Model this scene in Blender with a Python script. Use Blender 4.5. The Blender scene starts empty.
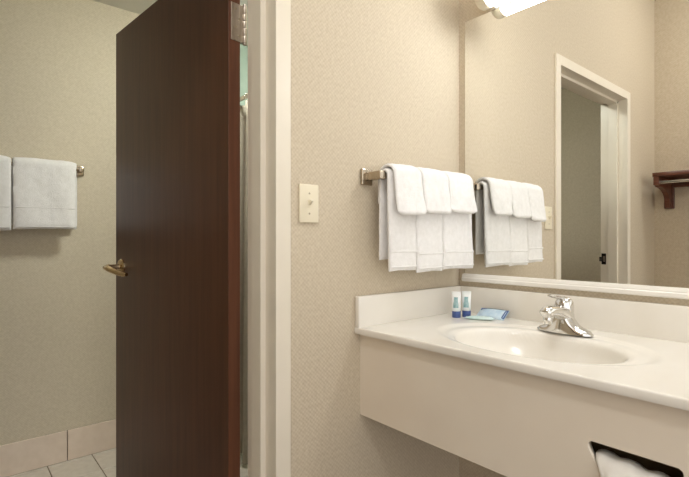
import bpy, bmesh, math, random
from mathutils import Vector, Matrix, noise

random.seed(7)
S = bpy.context.scene
C = S.collection
R = math.radians
PI = math.pi

# ---------------------------------------------------------------- camera
CAM = (-1.5628, -1.1375, 1.1535)
cam_d = bpy.data.cameras.new('camera'); cam = bpy.data.objects.new('camera', cam_d); C.objects.link(cam)
cam_d.sensor_width = 36.0; cam_d.lens = 467.79 / 689 * 36
cam_d.shift_y = 0.635 / 689
cam_d.clip_start = 0.02
cam.location = CAM; cam.rotation_euler = (R(90), 0, R(49.828 - 90))
S.camera = cam

# ---------------------------------------------------------------- world, exposure
VANITY_LIGHT = 12.8      # emission of the vanity lamp's diffuser
BATH_LIGHT = 78.0         # emission of the bathroom ceiling lamp
ENTRY_LIGHT = 44.0       # emission of the entry ceiling lamp
w = bpy.data.worlds.new('world'); S.world = w; w.use_nodes = True
bg = w.node_tree.nodes['Background']
bg.inputs[0].default_value = (1.0, 0.99, 0.97, 1); bg.inputs[1].default_value = 1.35
S.view_settings.view_transform = 'Standard'; S.view_settings.look = 'None'
S.view_settings.gamma = 1; S.view_settings.use_curve_mapping = False
S.view_settings.exposure = 0.31

# ---------------------------------------------------------------- materials
def srgb(r, g, b):
    f = lambda c: (c / 255) / 12.92 if c / 255 <= 0.04045 else ((c / 255 + 0.055) / 1.055) ** 2.4
    return (f(r), f(g), f(b), 1)

def base_mat(name, col, rough=0.5, metal=0.0, spec=0.5):
    m = bpy.data.materials.new(name); m.use_nodes = True
    b = m.node_tree.nodes['Principled BSDF']
    b.inputs['Base Color'].default_value = col; b.inputs['Roughness'].default_value = rough
    b.inputs['Metallic'].default_value = metal; b.inputs['Specular IOR Level'].default_value = spec
    return m, m.node_tree, b

def noisy(name, col, col2, scale=20, rough=0.5, metal=0.0, bump=0.0, bscale=None, stretch=(1, 1, 1), spec=0.5, detail=4):
    m, t, b = base_mat(name, col, rough, metal, spec)
    N = t.nodes.new; L = t.links.new
    tc = N('ShaderNodeTexCoord'); mp = N('ShaderNodeMapping'); mp.inputs['Scale'].default_value = stretch
    L(tc.outputs['Object'], mp.inputs['Vector'])
    n = N('ShaderNodeTexNoise'); n.inputs['Scale'].default_value = scale; n.inputs['Detail'].default_value = detail
    L(mp.outputs[0], n.inputs['Vector'])
    rp = N('ShaderNodeValToRGB'); rp.color_ramp.elements[0].color = col; rp.color_ramp.elements[1].color = col2
    rp.color_ramp.elements[0].position = 0.3; rp.color_ramp.elements[1].position = 0.7
    L(n.outputs['Fac'], rp.inputs[0]); L(rp.outputs[0], b.inputs['Base Color'])
    if bump:
        n2 = N('ShaderNodeTexNoise'); n2.inputs['Scale'].default_value = bscale or scale; n2.inputs['Detail'].default_value = 3
        L(mp.outputs[0], n2.inputs['Vector'])
        bp = N('ShaderNodeBump'); bp.inputs['Strength'].default_value = bump; bp.inputs['Distance'].default_value = 0.002
        L(n2.outputs['Fac'], bp.inputs['Height']); L(bp.outputs[0], b.inputs['Normal'])
    return m

def wallpaper(name, c1, c2, period=0.016, strength=0.35):
    """woven wall covering: two diagonal ribs crossing, plus a soft mottling"""
    m, t, b = base_mat(name, c1, 0.75, 0, 0.25)
    N = t.nodes.new; L = t.links.new
    g = N('ShaderNodeTexCoord'); sx = N('ShaderNodeSeparateXYZ'); L(g.outputs['Object'], sx.inputs[0])
    def mth(op, a, bb):
        n = N('ShaderNodeMath'); n.operation = op
        for i, v in enumerate((a, bb)):
            if v is None: continue
            if isinstance(v, (int, float)): n.inputs[i].default_value = v
            else: L(v, n.inputs[i])
        return n.outputs[0]
    u = mth('ADD', sx.outputs[0], sx.outputs[1]); v = sx.outputs[2]
    k = 2 * PI / period
    a = mth('SINE', mth('MULTIPLY', u, k), None)
    c = mth('SINE', mth('MULTIPLY', v, k), None)
    weave = mth('MULTIPLY', a, c)
    nz = N('ShaderNodeTexNoise'); nz.inputs['Scale'].default_value = 90; nz.inputs['Detail'].default_value = 4
    L(g.outputs['Object'], nz.inputs['Vector'])
    h = mth('ADD', mth('MULTIPLY', weave, 0.5), mth('MULTIPLY', nz.outputs['Fac'], 1.4))
    f = mth('ADD', mth('MULTIPLY', weave, 0.17), mth('MULTIPLY', nz.outputs['Fac'], 1.0))
    rp = N('ShaderNodeValToRGB'); rp.color_ramp.elements[0].color = c2; rp.color_ramp.elements[1].color = c1
    rp.color_ramp.elements[0].position = 0.25; rp.color_ramp.elements[1].position = 0.75
    L(f, rp.inputs[0]); L(rp.outputs[0], b.inputs['Base Color'])
    bp = N('ShaderNodeBump'); bp.inputs['Strength'].default_value = strength; bp.inputs['Distance'].default_value = 0.0015
    L(h, bp.inputs['Height']); L(bp.outputs[0], b.inputs['Normal'])
    return m

def emis(name, col, strength):
    m, t, b = base_mat(name, (0.8, 0.8, 0.8, 1), 0.4)
    b.inputs['Emission Color'].default_value = col; b.inputs['Emission Strength'].default_value = strength
    return m

def terry(name, col, col2):
    m = noisy(name, col, col2, 60, 0.95, 0, 0.9, 260, spec=0.1)
    m.node_tree.nodes['Principled BSDF'].inputs['Sheen Weight'].default_value = 0.25
    return m

def wood(name, c1, c2, rough, axis=2):
    st = [28, 28, 28]; st[axis] = 1.2
    return noisy(name, c1, c2, 2.2, rough, 0, 0.06, 6, stretch=tuple(st), spec=0.45)

M = {}
M['paper'] = wallpaper('beige_woven_wallpaper', srgb(211, 198, 176), srgb(195, 180, 156), 0.013, 0.3)
M['paper_bath'] = wallpaper('greige_bathroom_wallpaper', srgb(212, 201, 180), srgb(198, 186, 163), 0.012, 0.15)
M['ceiling'] = noisy('white_ceiling_paint', srgb(222, 218, 210), srgb(214, 210, 202), 200, 0.9, 0, 0.2, 300)
M['carpet'] = noisy('brown_carpet', srgb(116, 86, 56), srgb(88, 63, 40), 300, 1.0, 0, 0.8, 500, spec=0.1)
M['tile'] = noisy('pale_ceramic_floor_tile', srgb(212, 203, 190), srgb(200, 190, 176), 30, 0.35, 0, 0.08, 60)
M['base_tile'] = noisy('pink_beige_base_tile', srgb(228, 211, 194), srgb(220, 202, 184), 25, 0.3, 0, 0.05, 60)
M['grout'] = noisy('brown_grout', srgb(140, 124, 106), srgb(120, 105, 90), 120, 0.95)
M['frame_paint'] = noisy('ivory_frame_enamel', srgb(233, 224, 207), srgb(229, 220, 202), 8, 0.35, 0, 0.03, 40)
M['door_wood'] = wood('dark_mahogany_veneer', srgb(88, 54, 35), srgb(70, 41, 26), 0.34)
M['door_edge'] = wood('reddish_mahogany_edge', srgb(104, 64, 43), srgb(86, 50, 32), 0.38)
M['shelf_wood'] = wood('red_brown_shelf_wood', srgb(112, 66, 46), srgb(84, 46, 31), 0.35, 1)
M['brass'] = noisy('satin_nickel_bronze', srgb(226, 204, 168), srgb(214, 190, 152), 40, 0.24, 1.0)
M['steel'] = noisy('brushed_hinge_steel', srgb(200, 190, 178), srgb(170, 158, 146), 120, 0.35, 1.0, stretch=(1, 1, 0.1))
M['chrome'] = noisy('polished_chrome', srgb(226, 224, 220), srgb(214, 212, 208), 5, 0.09, 1.0)
M['nickel'] = noisy('brushed_nickel', srgb(190, 178, 160), srgb(172, 158, 140), 60, 0.24, 1.0)
M['mirror'] = base_mat('mirror_silver', (0.93, 0.93, 0.905, 1), 0.0, 1.0)[0]
M['mirror_edge'] = noisy('mirror_ground_edge', srgb(150, 150, 140), srgb(120, 120, 112), 30, 0.3, 0.3)
M['ledge'] = noisy('white_ledge_paint', srgb(240, 236, 228), srgb(235, 230, 221), 12, 0.35, 0, 0.03, 60)
M['marble'] = noisy('ivory_cultured_marble', srgb(238, 233, 224), srgb(232, 226, 215), 5, 0.17, 0, 0, stretch=(1, 2, 1), detail=6)
M['apron'] = noisy('beige_laminate_apron', srgb(233, 222, 205), srgb(227, 214, 196), 4, 0.32)
M['apron_edge'] = noisy('pale_laminate_edge', srgb(236, 226, 208), srgb(230, 219, 200), 20, 0.4)
M['void'] = noisy('brown_box_inside', srgb(150, 128, 98), srgb(134, 112, 84), 30, 0.9)
M['tissue'] = noisy('white_tissue_paper', srgb(243, 239, 232), srgb(234, 229, 221), 40, 0.95, 0, 0.35, 60)
M['towel'] = terry('white_terry', srgb(239, 236, 233), srgb(231, 228, 224))
M['towel_band'] = noisy('white_flat_weave', srgb(235, 232, 229), srgb(228, 225, 220), 60, 0.85, 0, 0.25, 500, stretch=(1, 1, 8))
M['switch'] = noisy('ivory_plastic', srgb(233, 223, 198), srgb(229, 218, 192), 15, 0.35)
M['switch_dark'] = noisy('grey_screw', srgb(176, 164, 142), srgb(160, 148, 126), 40, 0.4, 0.6)
M['tube'] = noisy('frosted_white_plastic', srgb(240, 240, 238), srgb(232, 233, 232), 20, 0.3)
M['tube'].node_tree.nodes['Principled BSDF'].inputs['Subsurface Weight'].default_value = 0.1
M['cap_blue'] = noisy('navy_blue_cap', srgb(70, 92, 150), srgb(58, 78, 135), 20, 0.35)
M['print_teal'] = noisy('teal_print', srgb(125, 165, 168), srgb(170, 195, 196), 120, 0.4)
M['sachet_blue'] = noisy('pale_blue_wrapper', srgb(176, 204, 224), srgb(208, 224, 234), 45, 0.22, 0, 0.3, 60)
M['sachet_teal'] = noisy('pale_teal_wrapper', srgb(190, 218, 214), srgb(214, 230, 226), 45, 0.25, 0, 0.3, 60)
M['sachet_navy'] = noisy('navy_print', srgb(52, 72, 120), srgb(70, 92, 145), 60, 0.3)
M['curtain'] = noisy('grey_beige_shower_curtain', srgb(186, 178, 160), srgb(174, 166, 148), 40, 0.7, 0, 0.15, 200)
M['surround'] = noisy('pale_green_shower_surround', srgb(196, 214, 200), srgb(188, 206, 192), 10, 0.25)
M['cap_cream'] = noisy('cream_lamp_cap', srgb(222, 212, 190), srgb(214, 203, 180), 30, 0.4)
M['lamp_white'] = noisy('white_lamp_metal', srgb(236, 232, 222), srgb(230, 226, 215), 30, 0.35)
M['vanity_glow'] = emis('vanity_diffuser', (0.94, 0.975, 1.0, 1), VANITY_LIGHT)
M['bath_glow'] = emis('bathroom_diffuser', (0.96, 1.0, 0.94, 1), BATH_LIGHT)
M['entry_glow'] = emis('entry_diffuser', (0.97, 0.985, 1.0, 1), ENTRY_LIGHT)
M['black'] = noisy('dark_bronze_latch', srgb(44, 40, 34), srgb(30, 27, 23), 60, 0.4, 0.5)

# ---------------------------------------------------------------- mesh helpers
def link(o, parent=None):
    C.objects.link(o)
    if parent is not None: o.parent = parent
    return o

def obj(name, bm, mat, parent=None, smooth=False, angle=None, loc=(0, 0, 0)):
    me = bpy.data.meshes.new(name)
    bmesh.ops.recalc_face_normals(bm, faces=bm.faces[:])
    bm.to_mesh(me); bm.free()
    mats = mat if isinstance(mat, (list, tuple)) else [mat]
    for mm in mats: me.materials.append(mm)
    if smooth:
        for p_ in me.polygons: p_.use_smooth = True
        if angle:
            try: me.set_sharp_from_angle(angle=R(angle))
            except Exception: pass
    o = bpy.data.objects.new(name, me); o.location = loc
    return link(o, parent)

def empty(name, loc=(0, 0, 0), rz=0.0):
    o = bpy.data.objects.new(name, None); o.location = loc; o.rotation_euler = (0, 0, rz)
    o.empty_display_size = 0.05
    return link(o)

def tag(o, label, cat, group=None, kind=None):
    o['label'] = label
    if cat: o['category'] = cat
    if group: o['group'] = group
    if kind: o['kind'] = kind
    return o

def box(bm, x0, x1, y0, y1, z0, z1, bevel=0.0, seg=2):
    x0, x1 = min(x0, x1), max(x0, x1); y0, y1 = min(y0, y1), max(y0, y1); z0, z1 = min(z0, z1), max(z0, z1)
    b2 = bmesh.new()
    bmesh.ops.create_cube(b2, size=1)
    for v in b2.verts:
        v.co = Vector(((x0 + x1) / 2 + v.co.x * (x1 - x0), (y0 + y1) / 2 + v.co.y * (y1 - y0), (z0 + z1) / 2 + v.co.z * (z1 - z0)))
    if bevel:
        bmesh.ops.bevel(b2, geom=b2.edges[:], offset=bevel, segments=seg, affect='EDGES', profile=0.5)
    merge(bm, b2); return bm

def merge(bm, b2):
    me = bpy.data.meshes.new('tmp'); b2.to_mesh(me); b2.free(); bm.from_mesh(me); bpy.data.meshes.remove(me)

def prism(bm, pts, axis, a0, a1, bevel=0.0):
    """closed 2D outline extruded along an axis; pts are in the other two axes, in xyz order"""
    b2 = bmesh.new()
    def mk(p, a):
        return {'x': (a, p[0], p[1]), 'y': (p[0], a, p[1]), 'z': (p[0], p[1], a)}[axis]
    n = len(pts)
    A = [b2.verts.new(mk(p, a0)) for p in pts]; B = [b2.verts.new(mk(p, a1)) for p in pts]
    b2.faces.new(A); b2.faces.new(B[::-1])
    for i in range(n): b2.faces.new((A[i], A[(i + 1) % n], B[(i + 1) % n], B[i]))
    bmesh.ops.recalc_face_normals(b2, faces=b2.faces[:])
    if bevel: bmesh.ops.bevel(b2, geom=b2.edges[:], offset=bevel, segments=2, affect='EDGES', profile=0.5)
    merge(bm, b2); return bm

def rings(bm, loops, cap0=True, cap1=True, closed=True):
    vs = [[bm.verts.new(p) for p in l] for l in loops]
    n = len(vs[0])
    for a, b in zip(vs[:-1], vs[1:]):
        for i in range(n if closed else n - 1):
            bm.faces.new((a[i], a[(i + 1) % n], b[(i + 1) % n], b[i]))
    if cap0: bm.faces.new(vs[0][::-1])
    if cap1: bm.faces.new(vs[-1])
    return bm

def tube(bm, pts, rad, n=14, flat=1.0, up=Vector((0, 0, 1))):
    """round (or flattened) section swept along a polyline; rad may vary"""
    pts = [Vector(p) for p in pts]; rr = rad if isinstance(rad, (list, tuple)) else [rad] * len(pts)
    loops = []
    for i, p in enumerate(pts):
        d = (pts[min(i + 1, len(pts) - 1)] - pts[max(i - 1, 0)]).normalized()
        ref = up if abs(d.dot(up)) < 0.95 else Vector((1, 0, 0))
        s = d.cross(ref).normalized(); t = s.cross(d).normalized()
        loops.append([p + s * (math.cos(2 * PI * k / n) * rr[i]) + t * (math.sin(2 * PI * k / n) * rr[i] * flat) for k in range(n)])
    return rings(bm, loops)

def lathe(bm, prof, loc=(0, 0, 0), axis='z', n=28, sx=1.0, sy=1.0):
    """profile of (radius, height)"""
    loops = []
    for r_, h in prof:
        l = []
        for k in range(n):
            a = 2 * PI * k / n; c, s = math.cos(a) * r_ * sx, math.sin(a) * r_ * sy
            q = {'z': (c, s, h), 'x': (h, c, s), 'y': (c, h, s)}[axis]
            l.append(Vector(loc) + Vector(q))
        loops.append(l)
    return rings(bm, loops)

def rrect(x0, x1, y0, y1, r, n=6):
    out = []
    for cx, cy, a0 in ((x1 - r, y1 - r, 0), (x0 + r, y1 - r, 90), (x0 + r, y0 + r, 180), (x1 - r, y0 + r, 270)):
        for k in range(n + 1):
            a = R(a0 + 90 * k / n); out.append((cx + r * math.cos(a), cy + r * math.sin(a)))
    return out

def curve_plate(name, outer, holes, thick):
    """flat outline with holes, extruded; returns a bmesh lying in XY, thickness along Z"""
    cu = bpy.data.curves.new(name, 'CURVE'); cu.dimensions = '2D'; cu.fill_mode = 'BOTH'; cu.extrude = thick / 2
    for pts in [outer] + holes:
        sp = cu.splines.new('POLY'); sp.points.add(len(pts) - 1); sp.use_cyclic_u = True
        for q, p_ in zip(sp.points, pts): q.co = (p_[0], p_[1], 0, 1)
    o = bpy.data.objects.new(name, cu)
    C.objects.link(o); bpy.context.view_layer.update()
    me = bpy.data.meshes.new_from_object(o)
    bm = bmesh.new(); bm.from_mesh(me)
    bmesh.ops.remove_doubles(bm, verts=bm.verts[:], dist=1e-5)
    bpy.data.objects.remove(o); bpy.data.curves.remove(cu); bpy.data.meshes.remove(me)
    return bm

# ---------------------------------------------------------------- room shell
H = 2.44
HE = 2.98                      # entry ceiling
FX0, FX1 = -0.864, -1.784      # door opening between the frame faces
YB = 1.664                     # bathroom far wall
XC = -2.339                    # closet wall
def struct(name, bm, mat, label, parent=None, smooth=False, angle=None):
    o = obj(name, bm, mat, parent, smooth, angle)
    tag(o, label, None, kind='structure'); return o

b = bmesh.new()
box(b, FX0 + 0.03, 0.0, 0, 0.07, 0, HE); box(b, XC - 0.12, FX1 - 0.03, 0, 0.07, 0, HE); box(b, FX1 - 0.03, FX0 + 0.03, 0, 0.07, 2.085, HE)
struct('wall_back', b, M['paper'], 'beige woven wallpaper wall around the bathroom doorway')
b = bmesh.new(); box(b, 0, 0.12, -3.4, 0.07, 0, HE)
struct('wall_right', b, M['paper'], 'beige woven wallpaper wall behind the mirror and vanity')
b = bmesh.new(); box(b, XC - 0.12, XC, -1.45, 0, 0, HE)
struct('wall_left', b, M['paper'], 'beige wallpaper wall carrying the wooden shelf')
b = bmesh.new(); box(b, XC - 0.12, 0.12, -3.4, 0.07, -0.08, 0)
struct('floor', b, M['carpet'], 'brown carpeted entry floor')
b = bmesh.new(); box(b, XC - 0.12, 0.12, -3.4, 0.07, HE, HE + 0.08)
struct('ceiling', b, M['ceiling'], 'white painted entry ceiling')
# bathroom shell
BX0, BX1 = -2.46, 0.40
b = bmesh.new()
box(b, FX0 + 0.03, BX1, 0.07, 0.14, 0, H); box(b, BX0, FX1 - 0.03, 0.07, 0.14, 0, H); box(b, FX1 - 0.03, FX0 + 0.03, 0.07, 0.14, 2.085, H)
struct('wall_bathroom_front', b, M['paper_bath'], 'greige wallpaper on the bathroom side of the doorway')
b = bmesh.new(); box(b, BX0 - 0.1, BX1 + 0.1, YB, YB + 0.1, 0, H)
struct('wall_bathroom_back', b, M['paper_bath'], 'greige wallpaper wall behind the bath towels')
b = bmesh.new(); box(b, BX0 - 0.1, BX0, 0.07, YB, 0, H)
struct('wall_bathroom_left', b, M['paper_bath'], 'greige bathroom wall seen in the mirror')
b = bmesh.new(); box(b, BX1, BX1 + 0.1, 0.07, YB, 0, H)
struct('wall_bathroom_right', b, M['paper_bath'], 'bathroom end wall beyond the shower')
b = bmesh.new(); box(b, BX0 - 0.1, BX1 + 0.1, 0.07, YB + 0.1, H, H + 0.08)
struct('ceiling_bathroom', b, M['ceiling'], 'grey-white bathroom ceiling')
b = bmesh.new(); box(b, -0.38, BX1, YB - 0.012, YB, 0.05, H - 0.005); box(b, BX1 - 0.012, BX1, 0.15, YB - 0.012, 0.05, H - 0.005)
struct('wall_shower_surround', b, M['surround'], 'pale green glossy shower surround behind the curtain')

# bathroom floor: grout bed with single tiles
b = bmesh.new(); box(b, BX0, BX1, 0.07, YB, -0.08, -0.003)
floor2 = struct('floor_bathroom', b, M['grout'], 'pale square tile floor of the bathroom')
T = 0.2032; gx0 = -1.183; gy0 = 1.428
tile_me = None
x = gx0 - 7 * T
while x < BX1:
    y = gy0 - 7 * T
    while y < YB:
        x0, x1 = max(x + 0.0025, BX0), min(x + T - 0.0025, BX1); y0, y1 = max(y + 0.0025, 0.072), min(y + T - 0.0025, YB - 0.010)
        # only the run of tiles the doorway can show; beyond the curtain lies the tub
        if x1 - x0 > 0.02 and y1 - y0 > 0.02 and x0 < -0.36:
            if abs(x1 - x0 - T + 0.005) < 1e-4 and abs(y1 - y0 - T + 0.005) < 1e-4:
                if tile_me is None:
                    bb = bmesh.new(); box(bb, -T / 2 + .0025, T / 2 - .0025, -T / 2 + .0025, T / 2 - .0025, -0.008, 0, 0.0012, 1)
                    o = obj('tile', bb, M['tile'], floor2); tile_me = o.data
                else:
                    o = link(bpy.data.objects.new('tile', tile_me), floor2)
                o.location = ((x0 + x1) / 2, (y0 + y1) / 2, random.uniform(-0.0004, 0.0004))
            else:
                bb = bmesh.new(); box(bb, x0, x1, y0, y1, -0.008, 0, 0.0012, 1); obj('tile', bb, M['tile'], floor2)
        y += T
    x += T
# tile base along the far wall
b = bmesh.new(); box(b, BX0, -0.385, YB - 0.006, YB, 0, 0.156)
base = struct('baseboard_back', b, M['grout'], 'row of pinkish beige base tiles under the bath towels')
x = -1.0942 - 5 * 0.3048
while x < -0.40:
    x0, x1 = max(x + 0.002, BX0), min(x + 0.3048 - 0.002, -0.385)
    if x1 - x0 > 0.02:
        bb = bmesh.new(); box(bb, x0, x1, YB - 0.013, YB - 0.005, 0.001, 0.158, 0.002, 2); obj('tile', bb, M['base_tile'], base)
    x += 0.3048

# ---------------------------------------------------------------- door frame (pressed metal, double rabbet)
fr = empty('trim_1', ((FX0 + FX1) / 2, 0.07, 0)); tag(fr, 'ivory painted metal door frame with rabbeted jambs', None, kind='structure')
FW, HD = 0.05, 2.055
def jamb_profile(sign, xf):
    """outline in XY of one jamb; sign +1 when the opening lies toward -X"""
    s = sign
    p = [(xf + s * FW, -0.012), (xf, -0.012), (xf, 0.045), (xf - s * 0.016, 0.045), (xf - s * 0.016, 0.100), (xf, 0.100), (xf, 0.152), (xf + s * FW, 0.152),
         (xf + s * FW, 0.1402), (xf + s * 0.029, 0.1402), (xf + s * 0.029, -0.0002), (xf + s * FW, -0.0002)]
    return p
def sub(o, cx=(FX0 + FX1) / 2, cy=0.07):
    o.location = Vector(o.location) - Vector((cx, cy, 0)); return o
b = bmesh.new(); prism(b, jamb_profile(1, FX0), 'z', 0, HD + FW, 0.0015); sub(obj('hinge_jamb', b, M['frame_paint'], fr))
b = bmesh.new(); prism(b, jamb_profile(-1, FX1), 'z', 0, HD + FW, 0.0015); strike_j = sub(obj('strike_jamb', b, M['frame_paint'], fr))
prof = [(-0.012, HD + FW), (-0.012, HD), (0.045, HD), (0.045, HD - 0.016), (0.100, HD - 0.016), (0.100, HD), (0.152, HD), (0.152, HD + FW),
        (0.1402, HD + FW), (0.1402, HD + 0.029), (-0.0002, HD + 0.029), (-0.0002, HD + FW)]
b = bmesh.new(); prism(b, prof, 'x', FX1, FX0, 0.0012); sub(obj('head_jamb', b, M['frame_paint'], fr))
# strike plate on the far jamb, with its lip
b = bmesh.new(); box(b, FX1 - 0.0005, FX1 + 0.0018, 0.118, 0.146, 0.985, 1.058, 0.0006, 1)
box(b, FX1 + 0.001, FX1 + 0.010, 0.144, 0.158, 1.005, 1.035, 0.002, 1)
sp = sub(obj('strike_plate', b, M['black'], fr)); sp['label'] = 'dark metal strike plate'
b = bmesh.new(); box(b, FX1 + 0.0015, FX1 + 0.0024, 0.122, 0.136, 1.003, 1.040); o = obj('bolt_hole', b, M['steel'], sp)

# ---------------------------------------------------------------- door, swung into the bathroom
PV = (-0.866, 0.166); TH = R(84.6)
door = empty('door_1', (PV[0], PV[1], 0), -TH)
tag(door, 'dark mahogany flush door standing open into the bathroom', None, kind='structure')
DW, DT = 0.911, 0.041
yb, yr = -0.014, -0.014 - DT       # bath-side and room-side faces in the closed position
b = bmesh.new(); box(b, -0.003 - DW, -0.003, yr, yb, 0.012, 2.05, 0.0012, 1)
for f in b.faces:
    if abs(f.normal.x) > 0.9 or f.calc_center_median().x > -0.0045: f.material_index = 1
obj('door_slab', b, [M['door_wood'], M['door_edge']], door)
for hz in (1.815, 0.25):
    b = bmesh.new(); box(b, -0.0032, -0.0002, yr + 0.008, -0.001, hz - 0.057, hz + 0.057, 0.0006, 1)
    hg = obj('hinge', b, M['steel'], door); hg['label'] = 'brushed steel butt hinge'
    b = bmesh.new()
    for k in range(5):
        z0 = hz - 0.057 + k * 0.0228
        lathe(b, [(0.0, z0 + .0006), (0.0066, z0 + 0.0008), (0.0072, z0 + 0.002), (0.0072, z0 + 0.0208), (0.0066, z0 + 0.022), (0.0, z0 + .0222)], (0, 0, 0), n=16)
    lathe(b, [(0.0, hz + 0.057), (0.0065, hz + 0.0572), (0.006, hz + 0.062), (0.0, hz + 0.0635)], n=16)
    lathe(b, [(0.0, hz - 0.0635), (0.006, hz - 0.062), (0.0065, hz - 0.0572), (0.0, hz - 0.057)], n=16)
    obj('knuckle', b, M['steel'], hg, True, 40)
    b = bmesh.new()
    for sy, sz in ((-0.018, -0.04), (-0.032, -0.015), (-0.018, 0.012), (-0.032, 0.04)):
        lathe(b, [(0, -0.001), (0.0042, -0.0008), (0.0038, 0.0006), (0, 0.0008)], (0.0, sy, hz + sz), 'x', 12)
    obj('screw_heads', b, M['switch_dark'], hg, True, 40)
def lever(side):
    """lever set; side -1 on the room face, +1 on the bathroom face"""
    yf = yr if side < 0 else yb
    xh, zh = -0.003 - DW + 0.068, 1.036
    s = side
    b = bmesh.new(); lathe(b, [(0.0, 0.0), (0.033, 0.0), (0.033, s * 0.004), (0.029, s * 0.009), (0.018, s * 0.012), (0.0, s * 0.012)], (xh, yf, zh), 'y', 28)
    hd = obj('door_lever', b, M['brass'], door, True, 35); hd['label'] = 'satin brass lever handle'
    b = bmesh.new(); lathe(b, [(0.0, s * 0.010), (0.0125, s * 0.010), (0.0110, s * 0.02), (0.0110, s * 0.045), (0.013, s * 0.052), (0.0105, s * 0.062), (0.0, s * 0.064)], (xh, yf, zh), 'y', 20)
    obj('lever_neck', b, M['brass'], hd, True, 35)
    b = bmesh.new()
    yl = yf + s * 0.049
    pts = [(xh - 0.014, yl + s * 0.010, zh - 0.001), (xh - 0.004, yl + s * 0.013, zh - 0.001), (xh + 0.018, yl + s * 0.013, zh - 0.004), (xh + 0.045, yl + s * 0.006, zh - 0.012), (xh + 0.075, yl - s * 0.008, zh - 0.021), (xh + 0.100, yl - s * 0.020, zh - 0.026), (xh + 0.112, yl - s * 0.026, zh - 0.027)]
    tube(b, pts, [0.008, 0.0135, 0.0145, 0.0140, 0.0135, 0.0125, 0.009], 16, 0.8)
    obj('lever_arm', b, M['brass'], hd, True, 50)
lever(-1); lever(1)
b = bmesh.new(); box(b, -0.004 - DW, -0.0025 - DW, yr + 0.008, yb - 0.008, 0.965, 1.08, 0.0005, 1)
lp = obj('latch_plate', b, M['steel'], door)
b = bmesh.new(); prism(b, [(-0.0035 - DW, yr + 0.014), (-0.0035 - DW, yb - 0.014), (-0.016 - DW, yr + 0.017)], 'z', 1.008, 1.036, 0.001)
obj('latch_bolt', b, M['steel'], lp)

# ---------------------------------------------------------------- mirror and its ledge
b = bmesh.new(); box(b, -0.005, 0.0, -1.30, -0.031, 1.012, 2.011)
for f in b.faces:
    f.normal_update(); f.material_index = 0 if f.normal.x < -0.9 else 1
mir = obj('wall_mirror', b, [M['mirror'], M['mirror_edge']])
tag(mir, 'large frameless wall mirror above the vanity', 'mirror')
b = bmesh.new()
prism(b, [(0.0, 0.988), (-0.016, 0.988), (-0.020, 0.992), (-0.020, 1.002), (-0.017, 1.0045), (-0.017, 1.008), (-0.014, 1.0176), (0.0, 1.0176)], 'y', -1.31, -0.0254)
led = obj('mirror_ledge', b, M['ledge'], mir); led['label'] = 'white moulded ledge along the mirror foot'

# ---------------------------------------------------------------- vanity: top with bowl, splashes, apron
VZ = 0.8686; VD = 0.56; VY = -1.30
BCX, BCY, BAX, BAY = -0.315, -0.475, 0.168, 0.238
van = empty('vanity_counter', (0, VY / 2, 0.58)); tag(van, 'ivory cultured marble vanity counter with moulded oval sink', 'vanity')
def vsub(o):
    o.location = Vector(o.location) - Vector((0, VY / 2, 0.58)); return o
def sm(t):
    t = max(0.0, min(1.0, t)); return t * t * (3 - 2 * t)
def top_z(x, y):
    e2 = math.hypot((x + 0.300) / 0.205, (y - BCY) / 0.305)
    z = VZ - 0.0055 * (1 - sm((e2 - 0.90) / 0.12))
    e = math.hypot((x - BCX) / BAX, (y - BCY) / BAY)
    if e < 1.08:
        d = 0.125 * (1 - min(1, e) ** 3.2) ** 0.9 if e < 1 else 0
        lip = 0.010 * (1 - sm((e - 0.90) / 0.18))
        z -= d * sm((1.0 - e) / 0.06) + lip
    return z
b = bmesh.new()
xs = [-0.005 - 0.550 * i / 110 for i in range(111)]
ys = [-0.0006 + (VY + 0.0006) * i / 250 for i in range(251)]
grid = [[b.verts.new((x, y, top_z(x, y))) for y in ys] for x in xs]
for i in range(len(xs) - 1):
    for j in range(len(ys) - 1): b.faces.new((grid[i][j], grid[i][j + 1], grid[i + 1][j + 1], grid[i + 1][j]))
# rolled front edge
edge = [(-0.5575, VZ - 0.0006), (-0.5592, VZ - 0.002), (-0.560, VZ - 0.0042), (-0.560, VZ - 0.0185), (-0.559, VZ - 0.0205), (-0.545, VZ - 0.0208), (-0.50, VZ - 0.0205), (-0.005, VZ - 0.0205)]
prev = grid[-1]
for ex, ez in edge[:-1]:
    row = [b.verts.new((ex, y, ez)) for y in ys]
    for j in range(len(ys) - 1): b.faces.new((prev[j], prev[j + 1], row[j + 1], row[j]))
    prev = row
for j in (0, len(ys) - 1):
    b.faces.new([grid[i][j] for i in range(len(xs))] + [b.verts.new((ex, ys[j], ez)) for ex, ez in edge[:-1]])
vsub(obj('countertop', b, M['marble'], van, True, 50))
b = bmesh.new(); box(b, -0.020, -0.0005, VY, -0.0205, VZ - 0.003, VZ + 0.1003, 0.004, 3)
vsub(obj('back_splash', b, M['marble'], van, True, 40))
b = bmesh.new(); box(b, -0.5595, -0.0005, -0.0205, -0.0005, VZ - 0.003, VZ + 0.1003, 0.004, 3)
vsub(obj('side_splash', b, M['marble'], van, True, 40))
# drain in the bowl
b = bmesh.new(); zb = top_z(BCX, BCY)
lathe(b, [(0.0, 0.0), (0.012, 0.0), (0.016, 0.002), (0.022, 0.003), (0.026, 0.0025), (0.028, -0.004), (0.0, -0.005)], (BCX, BCY, zb + 0.003), n=28)
vsub(obj('drain', b, M['chrome'], van, True, 40))
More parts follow.
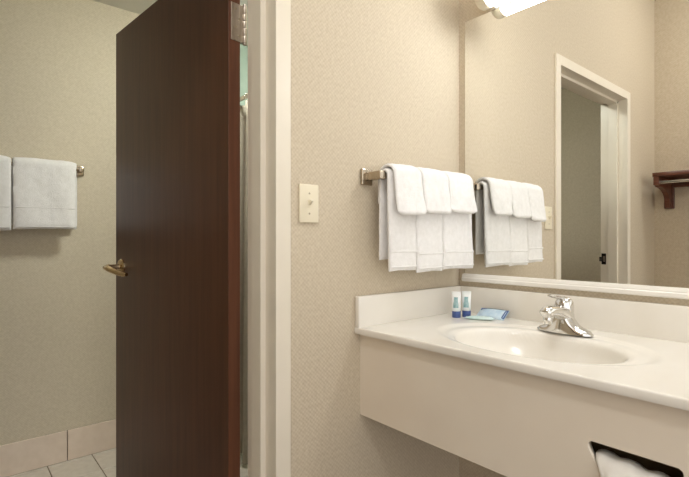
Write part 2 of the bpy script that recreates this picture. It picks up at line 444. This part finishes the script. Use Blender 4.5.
# apron panel with the tissue slot: outline in (y, z)
APZ0, APZ1, APX = 0.582, VZ - 0.020, -0.535
SY0, SY1, SZ0, SZ1 = -0.884, -0.714, 0.668, 0.7305
slot = [(SY1 - 0.008, SZ1), (SY1 - 0.002, SZ1 - 0.004), (SY1, SZ1 - 0.011), (SY1 - 0.003, SZ1 - 0.020), (SY1 - 0.010, SZ1 - 0.033), (SY1 - 0.022, SZ0 + 0.012), (SY1 - 0.038, SZ0 + 0.003), (SY1 - 0.055, SZ0),
        (SY0 + 0.055, SZ0), (SY0 + 0.038, SZ0 + 0.003), (SY0 + 0.022, SZ0 + 0.012), (SY0 + 0.010, SZ1 - 0.033), (SY0 + 0.003, SZ1 - 0.020), (SY0, SZ1 - 0.011), (SY0 + 0.002, SZ1 - 0.004), (SY0 + 0.008, SZ1)]
b = curve_plate('apron', [(VY, APZ0), (-0.004, APZ0), (-0.004, APZ1), (VY, APZ1)], [slot], 0.018)
for v in b.verts: v.co = Vector((APX + 0.009 + v.co.z, v.co.x, v.co.y))
ap = vsub(obj('apron', b, M['apron'], van)); ap['label'] = 'beige laminate apron with a tissue slot'
b = bmesh.new(); box(b, APX - 0.0006, APX + 0.0185, -0.0038, -0.0005, APZ0, APZ1)
o = obj('edge_strip', b, M['apron_edge'], ap)
b = bmesh.new(); box(b, APX - 0.0004, APX + 0.0184, VY, -0.004, APZ0 - 0.0016, APZ0 + 0.0001)
o = obj('edge_strip', b, M['apron_edge'], ap)
# tissue recess behind the slot (five boards) and the end gable
b = bmesh.new()
rx0, rx1, ry0, ry1, rz0, rz1 = APX + 0.0182, APX + 0.145, -0.93, -0.67, 0.63, 0.76
box(b, rx0, rx1, ry0, ry1, rz0 - 0.006, rz0); box(b, rx0, rx1, ry0, ry1, rz1, rz1 + 0.006)
box(b, rx1, rx1 + 0.006, ry0, ry1, rz0 - 0.006, rz1 + 0.006); box(b, rx0, rx1, ry1, ry1 + 0.006, rz0 - 0.006, rz1 + 0.006); box(b, rx0, rx1, ry0 - 0.006, ry0, rz0 - 0.006, rz1 + 0.006)
vsub(obj('tissue_recess', b, M['void'], van))
b = bmesh.new(); box(b, -0.517, -0.0005, VY, VY + 0.018, APZ0, VZ - 0.021); vsub(obj('end_gable', b, M['apron'], van))
b = bmesh.new(); box(b, -0.02, -0.0005, VY + 0.02, -0.0005, 0.76, VZ - 0.024); vsub(obj('wall_cleat', b, M['apron'], van))

# tissue drawn out of the slot, hanging over its lower lip
b = bmesh.new()
path = [(APX + 0.060, 0.692), (APX + 0.035, 0.703), (APX + 0.010, 0.702), (APX - 0.008, 0.694), (APX - 0.018, 0.672), (APX - 0.020, 0.645), (APX - 0.018, 0.615), (APX - 0.016, 0.588)]
nu = 22; rows = []
for iv, (px_, pz_) in enumerate(path):
    t = iv / (len(path) - 1)
    ya = -0.722 - 0.045 * sm((t - 0.15) / 0.85); yb_ = -0.866 + 0.030 * sm((t - 0.2) / 0.8)
    row = []
    for iu in range(nu + 1):
        u = iu / nu
        y = ya + (yb_ - ya) * u
        w_ = 0.0035 * math.sin(u * 17 + t * 2) + 0.003 * math.sin(u * 7.0 + 1)
        droop = -0.010 * (2 * u - 1) ** 2 * (1 - t) + 0.006 * (1 - u) * (1 - t) - 0.010 * u * (1 - t)
        row.append((px_ + w_ * 0.9, y, pz_ + droop + w_ * 0.6))
    rows.append(row)
def shell(bm, rows, th):
    nv, nu_ = len(rows), len(rows[0])
    P_ = [[Vector(q) for q in r_] for r_ in rows]
    def nrm(i, j):
        a = P_[min(i + 1, nv - 1)][j] - P_[max(i - 1, 0)][j]; c = P_[i][min(j + 1, nu_ - 1)] - P_[i][max(j - 1, 0)]
        n_ = a.cross(c); return n_.normalized() if n_.length > 0 else Vector((1, 0, 0))
    A = [[bm.verts.new(P_[i][j] + nrm(i, j) * th / 2) for j in range(nu_)] for i in range(nv)]
    B = [[bm.verts.new(P_[i][j] - nrm(i, j) * th / 2) for j in range(nu_)] for i in range(nv)]
    for i in range(nv - 1):
        for j in range(nu_ - 1):
            bm.faces.new((A[i][j], A[i][j + 1], A[i + 1][j + 1], A[i + 1][j])); bm.faces.new((B[i][j], B[i + 1][j], B[i + 1][j + 1], B[i][j + 1]))
    for i in range(nv - 1):
        for j in (0, nu_ - 1): bm.faces.new((A[i][j], A[i + 1][j], B[i + 1][j], B[i][j]))
    for j in range(nu_ - 1):
        for i in (0, nv - 1): bm.faces.new((A[i][j], B[i][j], B[i][j + 1], A[i][j + 1]))
shell(b, rows, 0.0012)
tis = obj('facial_tissue', b, M['tissue'], None, True); tag(tis, 'white tissue pulled from the slot in the vanity apron', 'tissue')

# ---------------------------------------------------------------- faucet
FXc, FYc, FZ = -0.118, -0.474, VZ - 0.0006
fa = empty('sink_faucet', (FXc, FYc, FZ)); tag(fa, 'polished chrome single-lever faucet behind the sink bowl', 'faucet')
b = bmesh.new()      # base: two wings sweeping up into the body
loops = []
NT = 40
for i in range(NT + 1):
    t = -1 + 2 * i / NT
    y = t * 0.083
    hw = (0.027 + 0.006 * math.exp(-(t / 0.4) ** 2)) * max(0.12, (1 - abs(t) ** 5)) ** 0.5
    ht = 0.013 + 0.058 * math.exp(-(abs(t) / 0.34) ** 1.9) + 0.014 * (1 - abs(t))
    ht *= max(0.35, 1 - abs(t) ** 14)
    l = []
    for k in range(13):
        a = PI * k / 12
        l.append((-math.copysign(abs(math.cos(a)) ** 0.75, math.cos(a)) * hw * (1 - 0.15 * math.sin(a)), y, math.sin(a) ** 0.6 * ht if math.sin(a) > 1e-6 else 0.0))
    loops.append(l)
rings(b, loops)
obj('faucet_body', b, M['chrome'], fa, True, 60)
b = bmesh.new()
pts = [(0.006, 0, 0.050), (-0.02, 0, 0.062), (-0.045, 0, 0.068), (-0.07, 0, 0.072), (-0.095, 0, 0.073), (-0.112, 0, 0.071), (-0.121, 0, 0.069), (-0.124, 0, 0.068)]
tube(b, pts, [0.028, 0.026, 0.023, 0.0205, 0.0195, 0.019, 0.0165, 0.010], 20, 0.85)
spt = obj('spout', b, M['chrome'], fa, True, 60)
b = bmesh.new(); lathe(b, [(0.0, 0.037), (0.0115, 0.037), (0.0128, 0.040), (0.0128, 0.056), (0.0105, 0.064), (0.0, 0.064)], (-0.104, 0, 0), n=20)
o = obj('aerator', b, M['chrome'], spt, True, 40)
b = bmesh.new(); lathe(b, [(0.0, 0.060), (0.0265, 0.060), (0.0275, 0.066), (0.0275, 0.080), (0.0255, 0.094), (0.019, 0.103), (0.010, 0.1075), (0.0, 0.109)], n=28)
hd = obj('handle_dome', b, M['chrome'], fa, True, 45)
b = bmesh.new()
tube(b, [(0.004, 0, 0.096), (-0.012, 0, 0.104), (-0.035, 0, 0.109), (-0.064, 0, 0.113), (-0.088, 0, 0.118), (-0.098, 0, 0.121)], [0.010, 0.0115, 0.0095, 0.0088, 0.0098, 0.004], 14, 0.5)
obj('handle_lever', b, M['chrome'], hd, True, 50)
b = bmesh.new(); tube(b, [(0.0335, 0, 0.003), (0.0335, 0, 0.074)], 0.0024, 10); lathe(b, [(0, 0.072), (0.005, 0.073), (0.0058, 0.077), (0.004, 0.082), (0, 0.083)], (0.0335, 0, 0), n=14)
obj('drain_lift_rod', b, M['chrome'], fa, True, 40)

# ---------------------------------------------------------------- toiletries
def small_tube(x, y, rz, label):
    t = empty('lotion_tube', (x, y, VZ), rz); tag(t, label, 'toiletry tube', 'small toiletry tubes standing on their caps')
    b = bmesh.new(); lathe(b, [(0.0, 0.0), (0.0148, 0.0), (0.0155, 0.001), (0.0155, 0.022), (0.0148, 0.0232), (0.0, 0.0232)], n=24)
    cp = obj('cap', b, M['cap_blue'], t, True, 40); cp['label'] = 'navy blue cap'
    b = bmesh.new(); loops = []
    for h, rx, ry in ((0.0232, 0.0135, 0.0135), (0.025, 0.0152, 0.0152), (0.040, 0.0155, 0.0148), (0.060, 0.0162, 0.0118), (0.076, 0.0168, 0.0065), (0.086, 0.0170, 0.0018), (0.094, 0.0170, 0.0014)):
        loops.append([(math.cos(2 * PI * k / 24) * ry, math.sin(2 * PI * k / 24) * rx, h) for k in range(24)])
    rings(b, loops); bd = obj('tube_body', b, M['tube'], t, True, 50)
    # printed label: a patch that follows the tube's front
    b = bmesh.new(); pr = []
    for h, rx, ry in ((0.036, 0.0156, 0.0150), (0.050, 0.0160, 0.0136), (0.060, 0.0163, 0.0119), (0.074, 0.0168, 0.0073)):
        wd = 0.62 if h < 0.055 else 0.42
        pr.append([(-math.cos(a) * (ry + 0.0004), math.sin(a) * (rx + 0.0003), h) for a in [(-wd + 2 * wd * k / 8) for k in range(9)]])
    rings(b, pr, False, False, closed=False); obj('printed_label', b, M['print_teal'], bd, True)
    return t
small_tube(-0.152, -0.098, 0.5, 'small white toiletry tube with navy cap, nearest the towel wall')
small_tube(-0.114, -0.115, 0.5, 'small white toiletry tube with navy cap, beside the soap packets')

def pouch(name, L_, W_, T_, mat):
    b = bmesh.new(); nx, ny = 24, 14; up, dn = [], []
    for i in range(nx + 1):
        r1, r2 = [], []
        for j in range(ny + 1):
            u, v = -1 + 2 * i / nx, -1 + 2 * j / ny
            pu = max(0, 1 - abs(u / 0.86) ** 4) * max(0, 1 - abs(v / 0.92) ** 4)
            wr = 0.0012 * noise.noise((u * 5, v * 5, L_ * 90))
            hh = T_ / 2 * pu ** 0.5 + 0.0006
            r1.append(b.verts.new((u * L_ / 2, v * W_ / 2, T_ / 2 + hh + wr * pu))); r2.append(b.verts.new((u * L_ / 2, v * W_ / 2, T_ / 2 - hh + 0.0002)))
        up.append(r1); dn.append(r2)
    for i in range(nx):
        for j in range(ny):
            b.faces.new((up[i][j], up[i + 1][j], up[i + 1][j + 1], up[i][j + 1])); b.faces.new((dn[i][j], dn[i][j + 1], dn[i + 1][j + 1], dn[i + 1][j]))
    for i in range(nx):
        for j in (0, ny): b.faces.new((up[i][j], up[i + 1][j], dn[i + 1][j], dn[i][j]))
    for j in range(ny):
        for i in (0, nx): b.faces.new((up[i][j], up[i][j + 1], dn[i][j + 1], dn[i][j]))
    return b
def soap(name, loc, rz, tilt, L_, W_, T_, mat, label, navy):
    t = empty(name, loc); t.rotation_euler = (tilt, 0, rz); tag(t, label, 'soap', 'wrapped soaps beside the tubes')
    obj('wrapper', pouch(name, L_, W_, T_, mat), mat, t, True, 60)
    for (a0, a1, c0, c1) in navy:
        b = bmesh.new(); rows = []
        for i in range(7):
            row = []
            for j in range(7):
                u, v = a0 + (a1 - a0) * i / 6, c0 + (c1 - c0) * j / 6
                pu = max(0, 1 - abs(u / 0.86) ** 4) * max(0, 1 - abs(v / 0.92) ** 4)
                row.append((u * L_ / 2, v * W_ / 2, T_ / 2 + T_ / 2 * pu ** 0.5 + 0.0019))
            rows.append(row)
        rings(b, rows, False, False, closed=False); obj('printed_band', b, M['sachet_navy'], t, True)
    return t
soap('wrapped_soap', (-0.060, -0.190, VZ + 0.0075), R(-84), R(30), 0.108, 0.056, 0.016, M['sachet_blue'], 'pale blue wrapped soap with navy corners, against the back splash', [(-0.95, -0.5, 0.5, 0.92), (0.80, 0.98, -0.8, 0.92), (-0.5, 0.8, 0.80, 0.93)])
soap('wrapped_soap', (-0.128, -0.180, VZ), R(-66), 0, 0.098, 0.040, 0.011, M['sachet_teal'], 'flat pale teal packet lying in front of the blue soap', [])

# ---------------------------------------------------------------- towels
def towel(name, axis_y, z_bar, r, x0, x1, z_front, z_back, th, seed, mat, side=-1, skew=0.0, flare=0.0, puff=0.0, corner=0.0, lap=0.0):
    """cloth folded over a horizontal bar along X. side -1: the front hangs toward -Y. Returns a bmesh in world space."""
    rc = r + th / 2
    path = []
    nfr = 26
    for i in range(nfr + 1): path.append((side * rc, z_front + (z_bar - z_front) * i / nfr, 'f', i / nfr))
    for i in range(1, 12):
        a = PI * i / 12; path.append((side * rc * math.cos(a), z_bar + rc * math.sin(a), 't', 1))
    for i in range(nfr + 1): path.append((-side * rc, z_bar + (z_back - z_bar) * i / nfr, 'b', 1 - i / nfr))
    nx = 22; b = bmesh.new()
    def half(w_, e):      # rounds the rim
        return max(0.10, 1 - abs(2 * w_ - 1) ** e) ** 0.5
    O, I = [], []
    n = len(path)
    for k, (py, pz, reg, hgt) in enumerate(path):
        d = Vector((path[min(k + 1, n - 1)][0] - path[max(k - 1, 0)][0], path[min(k + 1, n - 1)][1] - path[max(k - 1, 0)][1])).normalized()
        nv = Vector((-d.y, d.x)) * (1 if side < 0 else -1)
        ro, ri = [], []
        for j in range(nx + 1):
            u = j / nx
            down = (1 - hgt)
            xx = x0 + (x1 - x0) * u + skew * down + lap * u * max(0, min(1, (k - nfr) / 12))
            h = th / 2 * half(u, 7) * half(min(1, max(0, k / (n - 1))), 50)
            if reg == 'f': h *= 1 + puff * math.sin(PI * u) ** 0.6 * min(1, down * 2.2) * min(1, hgt * 9 + 0.35)
            wob = 0.0065 * noise.noise((xx * 11 + seed, pz * 7, seed * 1.7)) * (0.3 + down) + 0.0026 * noise.noise((xx * 35 + seed, pz * 26, seed))
            if reg == 'b': wob *= 0.4
            zz = 0.004 * noise.noise((xx * 12, seed * 3.1, 0)) * down
            cy, cz = py + side * (0.004 * down + flare * down ** 1.3 if reg == 'f' else 0.0), pz + zz
            if reg == 'f': cz += corner * (max(0, abs(2 * u - 1) - 0.55) / 0.45) ** 2.5 * down ** 3
            ro.append(b.verts.new((xx, axis_y + cy + nv.x * (h + wob), cz + nv.y * (h + wob))))
            ri.append(b.verts.new((xx, axis_y + cy - nv.x * h * 0.98, cz - nv.y * h * 0.98)))
        O.append(ro); I.append(ri)
    for k in range(n - 1):
        for j in range(nx):
            b.faces.new((O[k][j], O[k][j + 1], O[k + 1][j + 1], O[k + 1][j])); b.faces.new((I[k][j], I[k + 1][j], I[k + 1][j + 1], I[k][j + 1]))
        for j in (0, nx): b.faces.new((O[k][j], O[k + 1][j], I[k + 1][j], I[k][j]))
    for j in range(nx):
        for k in (0, n - 1): b.faces.new((O[k][j], O[k][j + 1], I[k][j + 1], I[k][j]))
    return b
def hung(name, label, group, args, bands, th, origin, cat='towel'):
    t = empty(name, origin); tag(t, label, cat, group)
    o = obj('terry_cloth', towel(name, *args), M['towel'], t, True, 70); o.location = -Vector(origin)
    axis_y, z_bar, r, x0, x1, zf, zb_ = args[:7]
    fl_ = args[12] if len(args) > 12 else 0; pf_ = args[13] if len(args) > 13 else 0
    for (za, zz) in bands:      # flat woven borders near the front hem
        yy = axis_y - (r + th) - 0.0045
        b = bmesh.new(); rws = []
        for z_ in [za + (zz - za) * i / 4 for i in range(5)]:
            row = []
            for j in range(23):
                u = 0.03 + 0.94 * j / 22; xx = x0 + (x1 - x0) * u
                dn = 1 - (z_ - zf) / (z_bar - zf)
                wob = 0.0065 * noise.noise((xx * 11 + args[8], z_ * 7, args[8] * 1.7)) * (0.3 + dn) + 0.0026 * noise.noise((xx * 35 + args[8], z_ * 26, args[8]))
                bulge = 0.0012 if za < z_ < zz else -0.001
                row.append((xx, axis_y - (r + th / 2) - 0.004 * dn - fl_ * dn ** 1.3 - (th / 2 * 0.995 * (1 + pf_ * math.sin(PI * u) ** 0.6 * min(1, dn * 2.2) * min(1, (1 - dn) * 9 + 0.35)) + wob) - bulge, z_))
            rws.append(row)
        rings(b, rws, False, False, closed=False)
        o = obj('border_band', b, M['towel_band'], t, True); o.location = -Vector(origin)
    return t

# bar by the mirror
BZ, BY = 1.358, -0.070
def towel_bar(name, label, xa, xb, y_wall, y_bar, z, mat, rad, zpost=None):
    sgn = -1 if y_bar < y_wall else 1
    t = empty(name, ((xa + xb) / 2, y_wall, z)); tag(t, label, 'towel bar')
    org = Vector(t.location)
    b = bmesh.new(); tube(b, [(xa, y_bar, z), (xb, y_bar, z)], rad, 20); o = obj('rail', b, mat, t, True, 40); o.location = -org
    for xp in (xa, xb):
        b = bmesh.new(); box(b, xp - 0.024, xp + 0.024, y_wall + sgn * 0.001, y_wall + sgn * 0.012, z - 0.027, z + 0.027, 0.004, 3)
        fl = obj('wall_flange', b, mat, t, True, 40); fl.location = -org
        b = bmesh.new()
        hw = 0.0125
        box(b, xp - hw, xp + hw, y_wall + sgn * 0.011, y_bar + sgn * 0.013, z - 0.0135, z + 0.0135, 0.004, 3)
        o = obj('bar_post', b, mat, fl, True, 40)
    return t
towel_bar('towel_bar', 'chrome towel bar with square posts beside the mirror', -0.513, -0.024, 0.0, BY, BZ, M['nickel'], 0.009)
hx = [-0.4985, -0.368, -0.226, -0.048]
pos = ('left of the three beside the mirror', 'middle of the three beside the mirror', 'right of the three, nearest the mirror')
TT = 0.016
for i in range(3):
    zf = (1.051, 1.042, 1.045)[i]
    hung('hand_towel', 'long white hand towel under a washcloth, ' + pos[i], 'white hand towels on the bar by the mirror',
         (BY, BZ, 0.010, hx[i] + 0.0005, hx[i + 1] - 0.0005, zf, 1.086 + 0.004 * i, TT, 3.3 + 7 * i, M['towel'], -1, 0.0, 0.002, 0.12), [(zf + 0.058, zf + 0.066), (zf + 0.010, zf + 0.016)], TT, ((hx[i] + hx[i + 1]) / 2, BY, BZ))
wx = [(-0.486, -0.352), (-0.350, -0.212), (-0.210, -0.062)]
for i in range(3):
    zf = (1.232, 1.240, 1.248)[i]
    hung('washcloth', 'short white folded washcloth draped over a hand towel, ' + pos[i], 'white washcloths on the bar by the mirror',
         (BY, BZ, 0.0285, wx[i][0], wx[i][1], zf, 1.27, 0.015, 41.7 + 5 * i, M['towel'], -1, 0.0, 0.013, 0.55, 0.010), [], 0.015, (sum(wx[i]) / 2, BY, BZ))
# bathroom bar and towels
BBY, BBZ = YB - 0.065, 1.515
towel_bar('towel_bar', 'nickel towel bar on the bathroom wall behind the open door', -1.665, -1.041, YB, BBY, BBZ, M['nickel'], 0.009)
hung('bath_towel', 'folded white bath towel on the bathroom wall, right one', 'white bath towels in the bathroom',
     (BBY, BBZ, 0.010, -1.334, -1.068, 1.203, 1.222, 0.026, 12.1, M['towel'], -1, 0.0, 0.006, 0.1, 0.0, 0.012), [(1.305, 1.309), (1.212, 1.216)], 0.026, (-1.2, BBY, BBZ))
hung('bath_towel', 'folded white bath towel at the left picture edge, hanging slightly lower', 'white bath towels in the bathroom',
     (BBY, BBZ, 0.010, -1.628, -1.340, 1.196, 1.215, 0.027, 27.9, M['towel'], -1, 0.0, 0.006, 0.1), [(1.303, 1.307), (1.207, 1.211)], 0.027, (-1.48, BBY, BBZ))

# ---------------------------------------------------------------- switch
sw = empty('light_switch', (-0.7445, -0.001, 1.2595)); tag(sw, 'ivory toggle light switch beside the door frame', 'light switch')
b = bmesh.new(); box(b, -0.035, 0.035, -0.0055, 0.0008, -0.057, 0.057, 0.0025, 3); obj('switch_plate', b, M['switch'], sw, True, 40)
b = bmesh.new(); box(b, -0.0055, 0.0055, -0.0065, -0.005, -0.0125, 0.0125, 0.0006, 1); col = obj('toggle_slot', b, M['switch'], sw)
b = bmesh.new(); prism(b, [(-0.004, -0.007), (-0.004, 0.006), (-0.018, 0.012), (-0.0195, 0.006)], 'x', -0.0042, 0.0042, 0.001); obj('toggle', b, M['switch'], sw, True, 30)
for sz in (0.030, -0.030):
    b = bmesh.new(); lathe(b, [(0, -0.005), (0.003, -0.0052), (0.0026, -0.0066), (0, -0.0068)], (0, 0, sz), 'y', 14); obj('screw', b, M['switch_dark'], sw, True, 40)

# ---------------------------------------------------------------- vanity lamp above the mirror
VLY0, VLY1 = -0.137, -1.16
vl = empty('vanity_light', (0, (VLY0 + VLY1) / 2, 2.048)); tag(vl, 'long white bar light with rounded diffuser above the mirror', 'lamp')
def vl_loops(scale, ylist):
    return [[(-0.058 + 0.047 * scale * math.cos(2 * PI * k / 32), y, 2.048 + 0.047 * scale * math.sin(2 * PI * k / 32)) for k in range(32)] for y in ylist]
org = Vector(vl.location)
b = bmesh.new(); rings(b, vl_loops(0.93, (VLY0 - 0.034, VLY1 + 0.034))); o = obj('diffuser', b, M['vanity_glow'], vl, True, 50); o.location = -org
for ya, yb_ in ((VLY0, VLY0 - 0.036), (VLY1 + 0.036, VLY1)):
    sgn = -1 if ya == VLY0 else 1
    b = bmesh.new(); lo = vl_loops(0.94, (ya,)) + vl_loops(1.0, (ya - 0.006,)) + vl_loops(1.0, (yb_ + 0.004,)) + vl_loops(0.965, (yb_,))
    rings(b, lo); o = obj('end_cap', b, M['cap_cream'], vl, True, 35); o.location = -org
b = bmesh.new(); box(b, -0.0135, -0.0004, VLY1 + 0.03, VLY0 - 0.03, 2.013, 2.090, 0.002, 1); o = obj('back_plate', b, M['lamp_white'], vl); o.location = -org

# ceiling lamps of the entry and the bathroom
def dome_lamp(name, x, y, label, glow, rad=0.17, z=H):
    t = empty(name, (x, y, z)); tag(t, label, 'lamp')
    b = bmesh.new(); lathe(b, [(0.0, -0.0005), (rad, -0.0005), (rad, -0.022), (rad * 0.93, -0.026), (0.0, -0.026)], n=40); obj('lamp_pan', b, M['lamp_white'], t, True, 40)
    b = bmesh.new(); lathe(b, [(0.0, -0.0255), (rad * 0.92, -0.0255), (rad * 0.88, -0.045), (rad * 0.72, -0.068), (rad * 0.45, -0.084), (rad * 0.2, -0.091), (0.0, -0.093)], n=40); obj('glass_dome', b, glow, t, True, 50)
    return t
dome_lamp('ceiling_lamp', -1.78, -0.95, 'round ceiling lamp with frosted dome in the entry', M['entry_glow'], 0.17, HE)
dome_lamp('ceiling_lamp', -0.50, 0.66, 'round ceiling lamp with frosted dome in the bathroom', M['bath_glow'], 0.15)

# ---------------------------------------------------------------- closet shelf on the far wall (seen in the mirror)
SHD = 0.30; SYa, SYb = -0.074, -1.15
sh = empty('coat_shelf', (XC, (SYa + SYb) / 2, 1.58)); tag(sh, 'red-brown wooden coat shelf with hanging rod, seen in the mirror', 'shelf')
org = Vector(sh.location)
b = bmesh.new(); box(b, XC + 0.0005, XC + SHD, SYb, SYa, 1.570, 1.596, 0.0015, 2); o = obj('shelf_board', b, M['shelf_wood'], sh, True, 40); o.location = -org
b = bmesh.new(); box(b, XC + 0.0005, XC + 0.019, SYb, SYa, 1.515, 1.5718, 0.002, 1); o = obj('wall_rail', b, M['shelf_wood'], sh); o.location = -org
def bracket_outline():
    p = [(XC + 0.0195, 1.5715), (XC + 0.292, 1.5715), (XC + 0.294, 1.560), (XC + 0.292, 1.516), (XC + 0.268, 1.512)]
    for k in range(9):                  # concave sweep down to the wall leg
        a = R(90 * k / 8); p.append((XC + 0.255 - 0.185 * math.sin(a), 1.505 - 0.085 * (1 - math.cos(a))))
    p += [(XC + 0.064, 1.410), (XC + 0.058, 1.372), (XC + 0.0195, 1.372)]
    return p
for yc in (-0.094, -1.10):
    b = bmesh.new(); prism(b, bracket_outline(), 'y', yc - 0.016, yc + 0.016, 0.002); br = obj('shelf_bracket', b, M['shelf_wood'], sh); br.location = -org
    b = bmesh.new(); box(b, XC + 0.0005, XC + 0.020, yc - 0.030, yc + 0.030, 1.368, 1.515, 0.003, 1); obj('bracket_back', b, M['shelf_wood'], br)
b = bmesh.new(); tube(b, [(XC + 0.262, SYb + 0.01, 1.535), (XC + 0.262, SYa - 0.02, 1.535)], 0.0125, 18); o = obj('hanging_rod', b, M['chrome'], sh, True, 40); o.location = -org

# ---------------------------------------------------------------- shower curtain and rod behind the door
rod = empty('curtain_rod', (-0.40, 0.9, 1.885)); tag(rod, 'chrome shower curtain rod behind the open door', 'rod')
b = bmesh.new(); tube(b, [(0, 0.141 - 0.9, 0), (0, YB - 0.013 - 0.9, 0)], 0.0127, 16); obj('rod_pole', b, M['chrome'], rod, True, 40)
for yy, s in ((0.141, 1), (YB - 0.013, -1)):
    b = bmesh.new(); lathe(b, [(0, 0), (0.032, 0), (0.03, s * 0.006), (0.018, s * 0.012), (0, s * 0.012)], (0, yy - 0.9, 0), 'y', 24); obj('rod_flange', b, M['chrome'], rod, True, 40)
cur = empty('shower_curtain', (-0.40, 0.9, 0.02)); tag(cur, 'pale grey pleated shower curtain glimpsed between door and frame', 'curtain')
rows = []
for i in range(25):
    z = 1.857 - (1.857 - 0.025) * i / 24; t = i / 24
    rows.append([(0.004 + (0.020 + 0.020 * t) * math.sin((y - 0.9) * 2 * PI / (0.145 + 0.01 * math.sin(y * 4)) + 0.35 * math.sin(z * 1.1)) + 0.01 * noise.noise((y * 3, z * 1.4, 2)), y - 0.9 + 0.05 * t * (y - 1.2), z - 0.02) for y in [0.55 + 1.05 * k / 150 for k in range(151)]])
b = bmesh.new(); shell(b, rows, 0.0016); obj('curtain_cloth', b, M['curtain'], cur, True)
for k in range(8):
    y = 0.60 + 0.135 * k
    b = bmesh.new()
    pts = [(0.021 * math.cos(2 * PI * a / 20), y - 0.9, 1.857 + 0.021 * math.sin(2 * PI * a / 20)) for a in range(20)]
    tube(b, pts + pts[:1], 0.0016, 8); obj('curtain_ring', b, M['chrome'], cur, True)
